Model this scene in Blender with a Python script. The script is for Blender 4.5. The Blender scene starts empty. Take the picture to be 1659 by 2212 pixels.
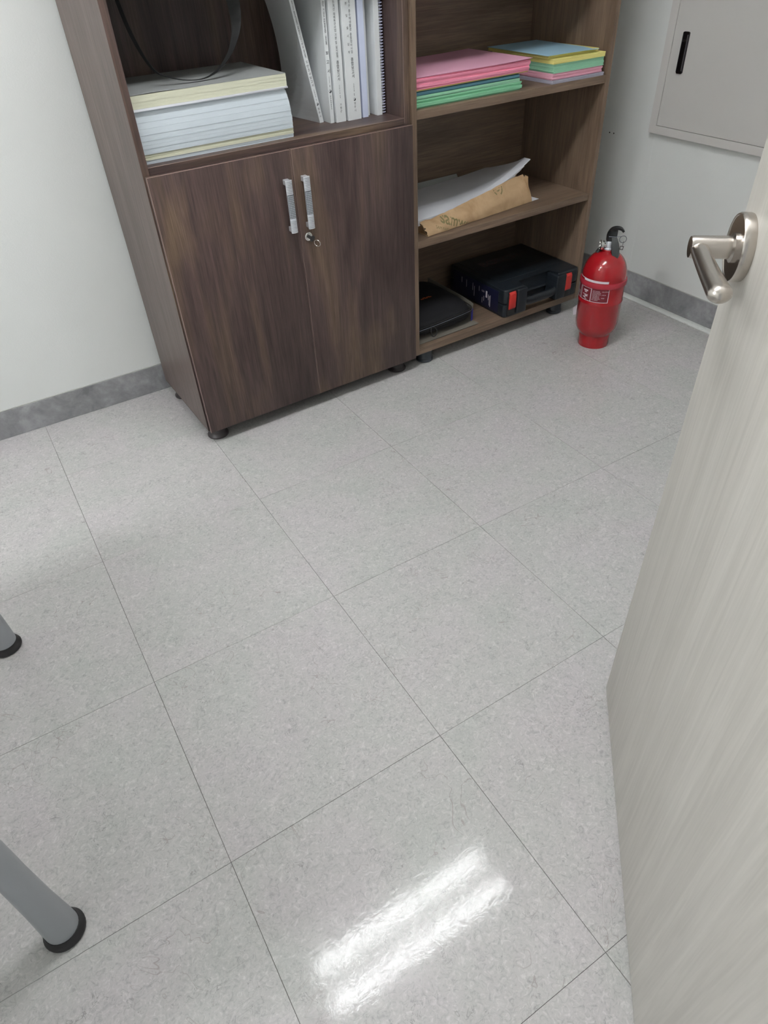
import bpy, bmesh, math, random
from mathutils import Vector, Matrix, noise
S = bpy.context.scene
COL = S.collection
random.seed(7)
PI = math.pi

# ------------------------------------------------------------------ camera
cam_d = bpy.data.cameras.new('camera'); cam = bpy.data.objects.new('camera', cam_d); COL.objects.link(cam)
CR = ((0.8501058, -0.5246878, -0.0449763), (-0.3737126, -0.5409040, -0.7534997), (0.3710242, 0.6573626, -0.6559081))
M = Matrix.Identity(4)
for i in range(3):
    M[i][0] = CR[0][i]; M[i][1] = -CR[1][i]; M[i][2] = -CR[2][i]
M[0][3], M[1][3], M[2][3] = 0.46804, -0.14076, 1.23503
cam.matrix_world = M
cam_d.sensor_fit = 'HORIZONTAL'; cam_d.sensor_width = 36.0
cam_d.lens = 1459.08 / 1659 * 36.0
cam_d.clip_start = 0.02
S.camera = cam
# ------------------------------------------------------------------ world, exposure
W = bpy.data.worlds.new('world'); S.world = W; W.use_nodes = True
W.node_tree.nodes['Background'].inputs[0].default_value = (0.93, 0.97, 1.0, 1)
W.node_tree.nodes['Background'].inputs[1].default_value = .5
S.view_settings.view_transform = 'Standard'; S.view_settings.look = 'None'
S.view_settings.exposure = 0.0; S.view_settings.gamma = 1.0; S.view_settings.use_curve_mapping = False
S.cycles.use_denoising = True
S.cycles.max_bounces = 10; S.cycles.diffuse_bounces = 8
LAMP = 44.5            # emission of the fluorescent tubes
CEIL = 2.5
XR, YW, YF, XL = 2.766, 2.1325, -0.34, -4.6      # right wall, back wall, door wall, left wall

# ------------------------------------------------------------------ materials
def mat(name, col=(.5, .5, .5), rough=.5, metal=0.0, spec=.5, **kw):
    m = bpy.data.materials.new(name); m.use_nodes = True
    b = m.node_tree.nodes['Principled BSDF']
    b.inputs['Base Color'].default_value = (*col, 1); b.inputs['Roughness'].default_value = rough
    b.inputs['Metallic'].default_value = metal; b.inputs['Specular IOR Level'].default_value = spec
    for k, v in kw.items(): b.inputs[k.replace('_', ' ')].default_value = v
    return m

class G:
    """tiny node helper"""
    def __init__(s, m): s.m = m; s.t = m.node_tree; s.b = s.t.nodes['Principled BSDF']
    def n(s, ty, **kw):
        x = s.t.nodes.new(ty)
        for k, v in kw.items():
            if k in x.inputs: x.inputs[k].default_value = v
            else: setattr(x, k, v)
        return x
    def l(s, a, b): s.t.links.new(a, b)
    def coords(s, scale=(1, 1, 1), rnd=False, rot=(0, 0, 0)):
        tc = s.n('ShaderNodeTexCoord'); mp = s.n('ShaderNodeMapping'); mp.inputs['Scale'].default_value = scale
        mp.inputs['Rotation'].default_value = rot
        out = tc.outputs['Object']
        if rnd:
            oi = s.n('ShaderNodeObjectInfo'); mu = s.n('ShaderNodeMath', operation='MULTIPLY'); mu.inputs[1].default_value = 91.7
            s.l(oi.outputs['Random'], mu.inputs[0])
            ad = s.n('ShaderNodeVectorMath', operation='ADD'); s.l(out, ad.inputs[0]); s.l(mu.outputs[0], ad.inputs[1]); out = ad.outputs[0]
        s.l(out, mp.inputs['Vector']); return mp.outputs[0]
    def noise(s, vec, scale, detail=3, rough=.55, dist=0):
        x = s.n('ShaderNodeTexNoise'); x.inputs['Scale'].default_value = scale; x.inputs['Detail'].default_value = detail
        x.inputs['Roughness'].default_value = rough; x.inputs['Distortion'].default_value = dist; s.l(vec, x.inputs['Vector'])
        return x.outputs['Fac']
    def ramp(s, fac, stops):
        r = s.n('ShaderNodeValToRGB'); e = r.color_ramp.elements
        while len(e) < len(stops): e.new(.5)
        for el, (p, c) in zip(e, stops):
            el.position = p; el.color = (*c, 1) if len(c) == 3 else c
        s.l(fac, r.inputs[0]); return r.outputs[0]
    def rng(s, fac, a, b, c, d, smooth=True):
        r = s.n('ShaderNodeMapRange'); r.interpolation_type = 'SMOOTHSTEP' if smooth else 'LINEAR'
        for i, v in zip(('From Min', 'From Max', 'To Min', 'To Max'), (a, b, c, d)): r.inputs[i].default_value = v
        s.l(fac, r.inputs['Value']); return r.outputs[0]
    def math(s, op, a, b=None):
        x = s.n('ShaderNodeMath', operation=op)
        for i, v in enumerate((a, b)):
            if v is None: continue
            if isinstance(v, (int, float)): x.inputs[i].default_value = v
            else: s.l(v, x.inputs[i])
        return x.outputs[0]
    def mix(s, fac, a, b, mode='MIX'):
        x = s.n('ShaderNodeMix', data_type='RGBA', blend_type=mode)
        for i, v in ((0, fac), (6, a), (7, b)):
            if isinstance(v, (int, float)): x.inputs[i].default_value = v
            elif isinstance(v, tuple): x.inputs[i].default_value = (*v, 1)
            else: s.l(v, x.inputs[i])
        return x.outputs[2]
    def bump(s, h, strength=.2, dist=.001):
        x = s.n('ShaderNodeBump'); x.inputs['Strength'].default_value = strength; x.inputs['Distance'].default_value = dist
        s.l(h, x.inputs['Height']); s.l(x.outputs[0], s.b.inputs['Normal'])
    def color(s, c): s.l(c, s.b.inputs['Base Color'])
    def rough(s, r): s.l(r, s.b.inputs['Roughness'])

def wood(name, dark, mid, light, axis='z', rough=.42, fine=1.0, seed=0.0, kc=1.0):
    m = mat(name, mid, rough, spec=.35); g = G(m)
    sc = {'z': (1, 1, .035), 'x': (.035, 1, 1), 'y': (1, .035, 1)}[axis]
    sc2 = {'z': (1, 1, .16), 'x': (.16, 1, 1), 'y': (1, .16, 1)}[axis]
    v1 = g.coords(sc); v2 = g.coords(sc2)
    ad = g.n('ShaderNodeVectorMath', operation='ADD'); g.l(v2, ad.inputs[0]); ad.inputs[1].default_value = (seed, seed * 2, seed * 3)
    big = g.noise(ad.outputs[0], 9, 3, .5, .9)
    finen = g.noise(v1, 330 * fine, 3, .6, .3)
    midn = g.noise(v1, 70 * fine, 3, .6, .8)
    c = g.ramp(big, [(.30, dark), (.52, mid), (.72, light)])
    k = g.rng(finen, .3, .7, 1 - .28 * kc, 1 + .2 * kc); k2 = g.rng(midn, .3, .7, 1 - .22 * kc, 1 + .2 * kc)
    kk = g.math('MULTIPLY', k, k2)
    cb = g.n('ShaderNodeCombineColor'); [g.l(kk, cb.inputs[i]) for i in range(3)]
    g.color(g.mix(1.0, c, cb.outputs[0], 'MULTIPLY'))
    g.bump(finen, .12, .0006)
    return m

WD = dict(dark=(.046, .028, .026), mid=(.077, .050, .045), light=(.138, .092, .062))
M_wdz = wood('walnut_laminate_upright', axis='z', seed=3.1, kc=.85, **WD)
M_wdx = wood('walnut_laminate_shelf', axis='x', seed=5.0, **WD)
WS = dict(dark=(.104, .074, .066), mid=(.127, .092, .083), light=(.154, .112, .098))  # same walnut lightened: grazing sheen on the left side put into its colour
M_wsheen = wood('walnut_laminate_side_sheen', axis='z', seed=1.7, rough=.38, **WS)
WO = dict(dark=(.140, .094, .064), mid=(.178, .123, .086), light=(.218, .154, .108))
M_oz = wood('oak_laminate_upright', axis='z', seed=2.0, kc=.6, **WO)
M_ox = wood('oak_laminate_shelf', axis='x', seed=8.0, kc=.6, **WO)
M_edge = mat('laminate_edge_band', (.25, .17, .145), .4)
M_door = wood('pale_ash_laminate', (.53, .505, .465), (.56, .535, .495), (.585, .56, .52), axis='z', rough=.5, fine=.55, seed=4.4, kc=.2)
M_foot = mat('grey_plastic_foot', (.035, .042, .052), .38)
M_footd = mat('brown_plastic_foot', (.040, .032, .034), .4)
M_alu = mat('satin_aluminium', (.80, .82, .87), .45, .75)
M_aludk = mat('dull_aluminium', (.22, .23, .27), .4, .9)
M_pad = mat('grey_grip_pad', (.26, .28, .31), .5, .5)
M_nickel = mat('satin_nickel', (.52, .48, .44), .26, 1.0)
M_chrome = mat('chrome', (.75, .74, .72), .12, 1.0)
M_black = mat('black_plastic', (.012, .013, .014), .45)
M_rubber = mat('black_rubber', (.016, .015, .016), .55)

def m_wall(name, col):
    m = mat(name, col, .75, spec=.25); g = G(m); v = g.coords()
    n1 = g.noise(v, 1.6, 3, .5); n2 = g.noise(v, 260, 3, .6)
    g.color(g.ramp(n1, [(.3, tuple(c * .97 for c in col)), (.7, tuple(min(1, c * 1.02) for c in col))]))
    g.bump(n2, .25, .0012); return m
M_wall = m_wall('painted_wall', (.735, .75, .735))
M_ceil = m_wall('white_ceiling', (.86, .86, .85))

def m_skirt():
    m = mat('grey_stone_vinyl_skirting', (.2, .2, .2), .55); g = G(m); v = g.coords()
    a = g.noise(v, 11, 5, .6, .6); b = g.noise(v, 60, 4, .7)
    f = g.math('ADD', g.math('MULTIPLY', a, .75), g.math('MULTIPLY', b, .25))
    g.color(g.ramp(f, [(.34, (.175, .175, .185)), (.52, (.27, .27, .28)), (.68, (.39, .39, .405))])); return m
M_skirt = m_skirt()

def m_tile():
    m = mat('marbled_vinyl_tile', (.42, .42, .40), .2, spec=.2); g = G(m); v = g.coords(rnd=True)
    cloud = g.noise(v, 5.5, 4, .55, .3)
    base = g.ramp(cloud, [(.32, (.445, .449, .432)), (.5, (.470, .460, .452)), (.68, (.482, .459, .464))])
    # short chips
    v2 = g.coords((1, 1, 1), rnd=True)
    f1 = g.noise(v2, 95, 3, .65, 1.6)
    base = g.mix(1.0, base, g.ramp(f1, [(.30, (.76, .76, .76)), (.46, (.97, .97, .97)), (.56, (1.0, 1.0, 1.0)), (.70, (1.20, 1.20, 1.20))]), 'MULTIPLY')
    # thin dark veins
    def vein(scale, w, dist, mscale, mlo, mhi, rot):
        vv = g.coords((1, 1, 1), rnd=True, rot=rot)
        n = g.noise(vv, scale, 3, .6, dist)
        d = g.math('ABSOLUTE', g.math('SUBTRACT', n, .5))
        line = g.rng(d, 0, w, 1, 0)
        mk = g.rng(g.noise(vv, mscale, 2, .5), mlo, mhi, 0, 1)
        return g.math('MULTIPLY', line, mk)
    d1 = vein(26, .010, 1.4, 16, .56, .64, (0, 0, .4))
    d2 = vein(60, .018, 1.0, 34, .56, .66, (0, 0, 1.4))
    l1 = vein(48, .020, 1.4, 30, .52, .62, (0, 0, 2.2))
    d3 = vein(7, .0042, 1.0, 4, .50, .58, (0, 0, 2.9))
    base = g.mix(g.math('MULTIPLY', d1, .62), base, (.19, .185, .175))
    base = g.mix(g.math('MULTIPLY', d2, .55), base, (.21, .21, .205))
    base = g.mix(g.math('MULTIPLY', d3, .5), base, (.25, .20, .185))
    base = g.mix(g.math('MULTIPLY', l1, .30), base, (.62, .62, .60))
    # long scuffs
    tc = g.n('ShaderNodeTexCoord'); mp = g.n('ShaderNodeMapping'); mp.inputs['Rotation'].default_value = (0, 0, .22)
    mp.inputs['Scale'].default_value = (1.3, 40, 1); g.l(tc.outputs['Generated'] if False else tc.outputs['Object'], mp.inputs['Vector'])
    sn = g.noise(mp.outputs[0], 2.2, 2, .5, .15)
    sl = g.rng(g.math('ABSOLUTE', g.math('SUBTRACT', sn, .53)), 0, .004, 1, 0)
    geo = g.coords((1, 1, 1), rnd=True); sm = g.rng(g.noise(geo, 3.2, 2, .5), .56, .66, 0, .45)
    base = g.mix(g.math('MULTIPLY', sl, sm), base, (.26, .25, .24))
    g.color(base)
    r = g.noise(v, 30, 4, .6); g.rough(g.rng(r, .3, .7, .035, .07))
    w1 = g.noise(v, 60, 3, .65, .8); w2 = g.noise(v, 380, 3, .7, .5)
    h = g.math('ADD', g.math('MULTIPLY', w1, .8), g.math('MULTIPLY', w2, .16))
    g.bump(h, .135, .0010); return m
M_tile = m_tile()
M_sub = mat('dark_joint_bed', (.13, .12, .11), .8)

def m_paper(name, col, lines=0.0, sc=(1, 1, 60)):
    m = mat(name, col, .7, spec=.2); g = G(m); v = g.coords(sc); n = g.noise(v, 22, 3, .7)
    g.color(g.ramp(n, [(.3, tuple(c * (1 - lines) for c in col)), (.55, col), (.8, tuple(min(1, c * 1.06) for c in col))]))
    g.bump(n, .25, .0006); return m
M_white = m_paper('white_paper', (.60, .66, .71), .045, (1, 1, 22))
M_whitef = mat('white_paper_flat', (.74, .75, .80), .6, spec=.25)
M_cream = m_paper('cream_paper', (.61, .61, .48), .06, (1, 1, 22))
M_pink = m_paper('pink_paper', (.83, .30, .42), .12)
M_pinkf = mat('pink_sheet', (.72, .38, .50), .65, spec=.2)
M_pink2 = m_paper('pale_pink_paper', (.80, .42, .52), .10)
M_green = m_paper('green_paper', (.24, .55, .34), .14)
M_green2 = m_paper('pale_green_paper', (.30, .58, .40), .12)
M_blue = m_paper('blue_paper', (.12, .26, .34), .14)
M_skyf = mat('sky_blue_sheet', (.35, .55, .68), .6, spec=.2)
M_yellow = m_paper('yellow_paper', (.80, .72, .26), .12)
M_lilac = m_paper('lilac_grey_paper', (.36, .35, .42), .1)
M_cover = mat('grey_printed_cover', (.25, .26, .255), .6)
M_book = mat('glossy_white_cover', (.70, .72, .73), .3, spec=.5)
M_lav = mat('lavender_cover', (.60, .65, .82), .4)
M_pages = m_paper('book_pages', (.66, .67, .66), .1, (60, 1, 1))
M_ink = mat('printed_ink', (.02, .022, .03), .5)
M_inkg = mat('grey_ink', (.16, .18, .22), .5)
M_navy = mat('navy_plastic', (.022, .02, .06), .45)
M_coil = mat('white_comb_binding', (.55, .56, .72), .4)

def m_kraft():
    m = mat('kraft_wrapping_paper', (.42, .28, .155), .6, spec=.3); g = G(m); v = g.coords()
    n = g.noise(v, 14, 4, .6, .4); n2 = g.noise(v, 130, 3, .6)
    g.color(g.ramp(n, [(.3, (.34, .215, .115)), (.5, (.43, .29, .165)), (.75, (.50, .345, .205))])); g.bump(g.math('ADD', n, g.math('MULTIPLY', n2, .15)), .5, .003); return m
M_kraft = m_kraft()
M_olive = mat('olive_print', (.175, .150, .062), .6)
M_red = mat('red_enamel', (.33, .008, .013), .16, spec=.45, Coat_Weight=.4, Coat_Roughness=.05)
M_redb = mat('red_plastic_belt', (.38, .022, .038), .35)
M_labelr = mat('label_dark_red', (.17, .008, .018), .35)
M_labelw = mat('label_white', (.72, .66, .70), .4)
M_case = mat('blue_black_case_plastic', (.011, .015, .020), .36)
M_latch = mat('red_latch', (.52, .028, .022), .35)
M_sticker = mat('navy_sticker', (.010, .011, .034), .3)
def m_fabric():
    m = mat('black_woven_nylon', (.010, .010, .012), .8, spec=.3); g = G(m); v = g.coords()
    g.bump(g.noise(v, 500, 2, .6), .5, .001); return m
M_fab = m_fabric()
M_strap = mat('black_strap', (.012, .012, .012), .7, spec=.3)
M_orange = mat('orange_print', (.50, .10, .02), .5)
M_board = mat('grey_board', (.17, .155, .13), .7)
M_boxblue = mat('blue_carton', (.03, .035, .30), .5)
M_panel = mat('grey_beige_enamel', (.57, .555, .535), .42)
M_paneledge = mat('grey_beige_enamel_frame', (.60, .58, .56), .4)
M_strip = None
def m_strip():
    m = mat('white_scuffed_strip', (.72, .74, .70), .5); g = G(m); v = g.coords((1, .35, 1)); n = g.noise(v, 90, 4, .7, 1.2)
    g.color(g.ramp(n, [(.30, (.42, .44, .42)), (.42, (.70, .72, .69)), (.7, (.76, .78, .75))])); return m
M_strip = m_strip()
M_tube = mat('table_tube_grey', (.36, .38, .40), .38, .35)
M_top = mat('table_top_laminate', (.52, .50, .47), .5)
M_hole = mat('dark_hole', (.02, .012, .012), .9)
M_lamp = mat('fluorescent_tube', (1, 1, 1), .5)
M_lamp.node_tree.nodes['Principled BSDF'].inputs['Emission Color'].default_value = (.972, .99, 1.0, 1)
M_lamp.node_tree.nodes['Principled BSDF'].inputs['Emission Strength'].default_value = LAMP
M_house = mat('lamp_housing', (.8, .8, .8), .4)

# ------------------------------------------------------------------ mesh helpers
CY = .026; CO = Vector((.8858, 1.6794, 0))           # the cupboards stand turned 1.5 degrees
RC = Matrix.Rotation(CY, 4, 'Z')
def box(bm, x0, x1, y0, y1, z0, z1, bev=0, seg=2, rot=None):
    r = bmesh.ops.create_cube(bm, size=1.0); vs = r['verts']
    sx, sy, sz = x1 - x0, y1 - y0, z1 - z0
    for v in vs: v.co = Vector((x0 + (v.co.x + .5) * sx, y0 + (v.co.y + .5) * sy, z0 + (v.co.z + .5) * sz))
    if rot is not None:
        for v in vs: v.co = rot @ v.co
    if bev:
        es = {e for v in vs for e in v.link_edges}
        bmesh.ops.bevel(bm, geom=list(es), offset=bev, segments=seg, profile=.5, affect='EDGES')
    return bm
def nb(): return bmesh.new()
def bxm(*a, **k): return box(nb(), *a, **k)
def prism(bm, pts, z0, z1, bev=0, seg=2, ax='z'):
    """extrude a polygon given in (a,b) along the third axis"""
    def P(a, b, c): return {'z': (a, b, c), 'y': (a, c, b), 'x': (c, a, b)}[ax]
    lo = [bm.verts.new(P(a, b, z0)) for a, b in pts]; hi = [bm.verts.new(P(a, b, z1)) for a, b in pts]; n = len(pts)
    fs = [bm.faces.new(lo[::-1]), bm.faces.new(hi)] + [bm.faces.new((lo[i], lo[(i + 1) % n], hi[(i + 1) % n], hi[i])) for i in range(n)]
    if bev: bmesh.ops.bevel(bm, geom=list({e for f in fs for e in f.edges}), offset=bev, segments=seg, profile=.5, affect='EDGES')
    return bm
def tube(bm, pts, r, n=12, cap=True, flat=None):
    """sweep a circle (or flat ellipse) along points; r may be a list"""
    pts = [Vector(p) for p in pts]; rs = r if isinstance(r, (list, tuple)) else [r] * len(pts)
    rings = []; up = None
    for i, p in enumerate(pts):
        t = (pts[min(i + 1, len(pts) - 1)] - pts[max(i - 1, 0)]).normalized()
        if up is None:
            up = Vector((0, 0, 1)) if abs(t.z) < .9 else Vector((0, 1, 0))
            if flat is not None: up = Vector(flat)
        a = t.cross(up)
        if a.length < 1e-5: a = t.cross(Vector((1, 0, 0)))
        a.normalize(); b = a.cross(t).normalized(); up = b
        rr = rs[i]; ra, rb = rr if isinstance(rr, (list, tuple)) else (rr, rr)
        rings.append([bm.verts.new(p + a * (ra * math.cos(2 * PI * k / n)) + b * (rb * math.sin(2 * PI * k / n))) for k in range(n)])
    for A, B in zip(rings, rings[1:]):
        for k in range(n): bm.faces.new((A[k], A[(k + 1) % n], B[(k + 1) % n], B[k]))
    if cap: bm.faces.new(rings[0][::-1]); bm.faces.new(rings[-1])
    return bm
def lathe(bm, prof, n=32, c=(0, 0, 0), mtx=None):
    rings = []
    for r, z in prof:
        if r < 1e-6: rings.append([bm.verts.new(Vector((0, 0, z)))])
        else: rings.append([bm.verts.new(Vector((r * math.cos(2 * PI * k / n), r * math.sin(2 * PI * k / n), z))) for k in range(n)])
    for A, B in zip(rings, rings[1:]):
        for k in range(n):
            k2 = (k + 1) % n
            if len(A) == 1 and len(B) > 1: bm.faces.new((A[0], B[k2], B[k]))
            elif len(B) == 1 and len(A) > 1: bm.faces.new((A[k], A[k2], B[0]))
            elif len(A) > 1: bm.faces.new((A[k], A[k2], B[k2], B[k]))
    vs = [v for R in rings for v in R]
    for v in vs:
        if mtx is not None: v.co = mtx @ v.co
        v.co += Vector(c)
    return bm
def torus(bm, R, r, c, axis=(0, 0, 1), n=24, m=8, a0=0, a1=2 * PI):
    q = Vector((0, 0, 1)).rotation_difference(Vector(axis).normalized()); full = abs(a1 - a0 - 2 * PI) < 1e-6
    K = n if full else n + 1; rings = []
    for i in range(K):
        a = a0 + (a1 - a0) * i / n
        rings.append([bm.verts.new(Vector(c) + q @ Vector(((R + r * math.cos(2 * PI * j / m)) * math.cos(a), (R + r * math.cos(2 * PI * j / m)) * math.sin(a), r * math.sin(2 * PI * j / m)))) for j in range(m)])
    for i in range(K if full else K - 1):
        A, B = rings[i], rings[(i + 1) % K]
        for j in range(m): bm.faces.new((A[j], B[j], B[(j + 1) % m], A[(j + 1) % m]))
    return bm
def smooth(bm, ang=.6):
    bmesh.ops.recalc_face_normals(bm, faces=bm.faces[:])
    for f in bm.faces: f.smooth = True
    for e in bm.edges: e.smooth = (e.calc_face_angle(0) < ang)
class Base:                                  # frame of a thing: cupboard-local base point
    def __init__(s, p=(0, 0, 0), cab=True): s.p = Vector(p); s.cab = cab
WORLD0 = Base((0, 0, 0), False)
def _place(o, b):
    if b.cab: o.location = CO + (RC @ b.p); o.rotation_euler = (0, 0, CY)
    else: o.location = b.p
def tag(o, label, cat, group=None):
    o['label'] = label; o['category'] = cat
    if group: o['group'] = group
    return o
def thing(name, label, cat, p=(0, 0, 0), cab=True, group=None):
    o = bpy.data.objects.new(name, None); COL.objects.link(o); o.empty_display_size = .05
    b = Base(p, cab); _place(o, b); o['_b'] = [*p]; tag(o, label, cat, group); return o
def obj(name, bm, m, parent=None, p=None, cab=True, sm=True, label=None):
    """link bm as ONE mesh object; vertices are given in cupboard (or world) coordinates"""
    if sm: smooth(bm)
    else: bmesh.ops.recalc_face_normals(bm, faces=bm.faces[:])
    off = None
    root = parent
    while root is not None and '_b' not in root.keys(): root = root.parent
    if root is not None: off = Vector(root['_b'][:])
    elif p is not None: off = Vector(p)
    if off is not None: bmesh.ops.translate(bm, verts=bm.verts[:], vec=-off)
    me = bpy.data.meshes.new(name); bm.to_mesh(me); bm.free(); me.materials.append(m)
    o = bpy.data.objects.new(name, me); COL.objects.link(o)
    if parent is not None: o.parent = parent
    elif p is not None: _place(o, Base(p, cab))
    if label: o['label'] = label
    return o
def struct(name, bm, m, parent=None, sm=False):
    o = obj(name, bm, m, parent, sm=sm)
    if parent is None: o['kind'] = 'structure'
    return o

# text as flat meshes ------------------------------------------------------
_cur = bpy.data.curves.new('glyph', 'FONT'); _co = bpy.data.objects.new('glyph', _cur); COL.objects.link(_co); _cache = {}
def glyph(s, bold=0.0):
    if (s, bold) not in _cache:
        _cur.body = s; _cur.offset = bold; me = bpy.data.meshes.new_from_object(_co)
        vs = [v.co.xy[:] for v in me.vertices]; fs = [tuple(p.vertices) for p in me.polygons]
        if vs:
            x0 = min(v[0] for v in vs); x1 = max(v[0] for v in vs)
        else: x0 = x1 = 0
        _cache[(s, bold)] = (vs, fs, x0, x1); bpy.data.meshes.remove(me)
    return _cache[(s, bold)]
def put_text(bm, s, size, f, bold=0.0, cx=True, sx=1.0):
    """f maps (u,v) in metres to a point"""
    vs, fs, x0, x1 = glyph(s, bold); c = (x0 + x1) / 2 if cx else x0
    nv = [bm.verts.new(f((x - c) * size * sx, y * size)) for x, y in vs]
    for t in fs:
        try: bm.faces.new([nv[i] for i in t])
        except ValueError: pass
def column(bm, s, size, z_bot, z_top, f, bold=0.0, sx=1.0):
    units = sum(.45 if ch == ' ' else (.8 if ch.isdigit() or ch == '.' else 1.0) for ch in s[:-1]) + (size * .9) / 1e9
    pitch = (z_top - z_bot - size * .9) / max(units, 1e-6)
    z = z_top
    for ch in s:
        if ch == ' ': z -= pitch * .45; continue
        put_text(bm, ch, size, lambda u, v, z=z: f(u, z - size * .85 + v), bold, sx=sx); z -= pitch if not ch.isdigit() and ch != '.' else pitch * .8
    return z

# ------------------------------------------------------------------ room
fl = struct('floor', bxm(XL, XR, YF - .3, YW, -.06, -.0025), M_sub)
T = .45
tm = bxm(-T / 2 + .0004, T / 2 - .0004, -T / 2 + .00028, T / 2 - .00028, -.0025, 0, bev=.0003, seg=1)
smooth(tm); tme = bpy.data.meshes.new('tile'); tm.to_mesh(tme); tm.free(); tme.materials.append(M_tile)
for j in range(-1, 5):
    for i in range(-10, 7):
        x0, x1 = max(i * T, XL) , min((i + 1) * T, XR); y0, y1 = max(j * T, YF - .3), min((j + 1) * T, YW)
        if x1 - x0 < .02 or y1 - y0 < .02: continue
        if x1 - x0 > T - .01 and y1 - y0 > T - .01: me = tme
        else:
            b = bxm(x0 - (i + .5) * T + .0004, x1 - (i + .5) * T - .0004, y0 - (j + .5) * T + .00028, y1 - (j + .5) * T - .00028, -.0025, 0, bev=.0003, seg=1)
            smooth(b); me = bpy.data.meshes.new('tile'); b.to_mesh(me); b.free(); me.materials.append(M_tile)
        o = bpy.data.objects.new('tile', me); COL.objects.link(o); o.parent = fl
        o.location = ((i + .5) * T, (j + .5) * T, random.uniform(-.00035, 0))
        o.rotation_euler = (random.uniform(-.0006, .0006), random.uniform(-.0006, .0006), 0)
struct('wall_back', bxm(XL, XR + .12, YW, YW + .12, -.06, CEIL), M_wall)
wr = struct('wall_right', bxm(XR + .006, XR + .12, YF, YW, -.06, CEIL), M_wall)
for a, b in ((YF, 1.7285), (1.7305, YW)):
    obj('wall_panel', bxm(XR, XR + .0065, a, b, 0, CEIL, bev=.0006, seg=1), M_wall, wr, sm=False)
obj('joint_bead', bxm(XR - .0007, XR + .001, 1.7275, 1.7315, .1, CEIL, bev=.0005, seg=1), M_wall, wr)
for y in (1.9473, 1.9254):
    obj('screw_hole', lathe(nb(), [(0, 0), (.0026, 0), (.0026, .0008), (0, .0008)], 12, (XR - .0006, y, .5777), Matrix.Rotation(PI / 2, 3, 'Y')), M_hole, wr)
struct('wall_left', bxm(XL - .12, XL, YF, YW + .12, -.06, CEIL), M_wall)
DX0, DX1 = -.27, .67
bm = nb(); box(bm, XL, DX0, YF - .12, YF, -.06, CEIL); box(bm, DX1, XR + .12, YF - .12, YF, -.06, CEIL); box(bm, DX0, DX1, YF - .12, YF, 2.06, CEIL)
struct('wall_front', bm, M_wall)
struct('ceiling', bxm(XL - .12, XR + .12, YF - .12, YW + .12, CEIL, CEIL + .1), M_ceil)
def skirt(name, a, b, axis, sgn, base):
    bm = nb(); h = .0955
    if axis == 'x': box(bm, a, b, base - .0035, base + .001, 0, h, bev=.001, seg=1)
    else: box(bm, base - .0035, base + .001, a, b, 0, h, bev=.001, seg=1)
    o = struct(name, bm, M_skirt)
    bm = nb()
    if axis == 'x': box(bm, a, b, base - .0025, base + .001, h, h + .0035, bev=.001, seg=1)
    else: box(bm, base - .0025, base + .001, a, b, h, h + .0035, bev=.001, seg=1)
    obj('sealant_line', bm, mat('grey_sealant', (.42, .42, .40), .6), o)
skirt('baseboard_back', XL, XR, 'x', 1, YW)
skirt('baseboard_right', YF, YW - .004, 'y', 1, XR)
o = struct('trim_1', bxm(2.727, 2.7615, YF, YW - .005, 0, .006, bev=.0025, seg=2), M_strip, sm=True)
# door frame of the doorway behind the camera
bm = nb()
for x in (DX0, DX1 - .03): box(bm, x, x + .03, YF - .13, YF + .012, 0, 2.06, bev=.003)
box(bm, DX0, DX1, YF - .13, YF + .012, 2.03, 2.06, bev=.003)
struct('trim_2', bm, M_panel)

# ------------------------------------------------------------------ lamps
def ceiling_lamp(cx, cy, label):
    t = thing('ceiling_light', label, 'light', (cx, cy, CEIL), False, 'ceiling lights')
    bm = nb(); prism(bm, [(cy - .15, CEIL), (cy - .13, CEIL - .035), (cy + .13, CEIL - .035), (cy + .15, CEIL)], cx - .56, cx + .56, .004, ax='x')
    obj('housing', bm, M_house, t)
    for s in (-1, 1):
        y = cy + s * .0875
        obj('tube', tube(nb(), [(cx - .482, y, CEIL - .068), (cx + .482, y, CEIL - .068)], .030, 16), M_lamp, t)
        for e in (-1, 1): obj('lamp_holder', bxm(cx + e * .5 - .016, cx + e * .5 + .016, y - .016, y + .016, CEIL - .090, CEIL - .034, bev=.003), M_house, t)
LX, LY = 1.053, .857
ceiling_lamp(LX, LY, 'twin tube ceiling light above the middle of the floor, nearest the cupboards')
ceiling_lamp(-.85, LY, 'twin tube ceiling light above the grey table')
ceiling_lamp(-2.75, LY, 'twin tube ceiling light at the far left end of the room')

# ------------------------------------------------------------------ dark cupboard
dc = thing('bookcase', 'dark walnut cupboard with two lower doors and an open shelf holding reports', 'bookcase', (0, 0, 0))
H1 = 1.95; D1 = .42; P = .018; XD = .7955
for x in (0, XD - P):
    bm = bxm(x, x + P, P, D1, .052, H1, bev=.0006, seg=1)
    obj('side_panel', bm, M_wsheen if x == 0 else M_wdz, dc)
for x in (0, XD - P):       # edge banding on the front edge of the sides
    obj('edge_band', bxm(x + .0004, x + P - .0004, P - .0008, P + .0004, .052, H1), M_wdz, dc)
obj('bottom_panel', bxm(.0005, XD - .0005, P + .001, D1, .0475, .0655), M_wdx, dc)
for z in (.794, 1.205, 1.56, H1 - P):
    obj('shelf', bxm(P, XD - P, P + .0005, D1 - .006, z, z + P, bev=.0008, seg=1), M_wdx, dc)
obj('back_panel', bxm(P, XD - P, D1 - .006, D1, .06, H1 - .001), M_wdz, dc)
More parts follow.
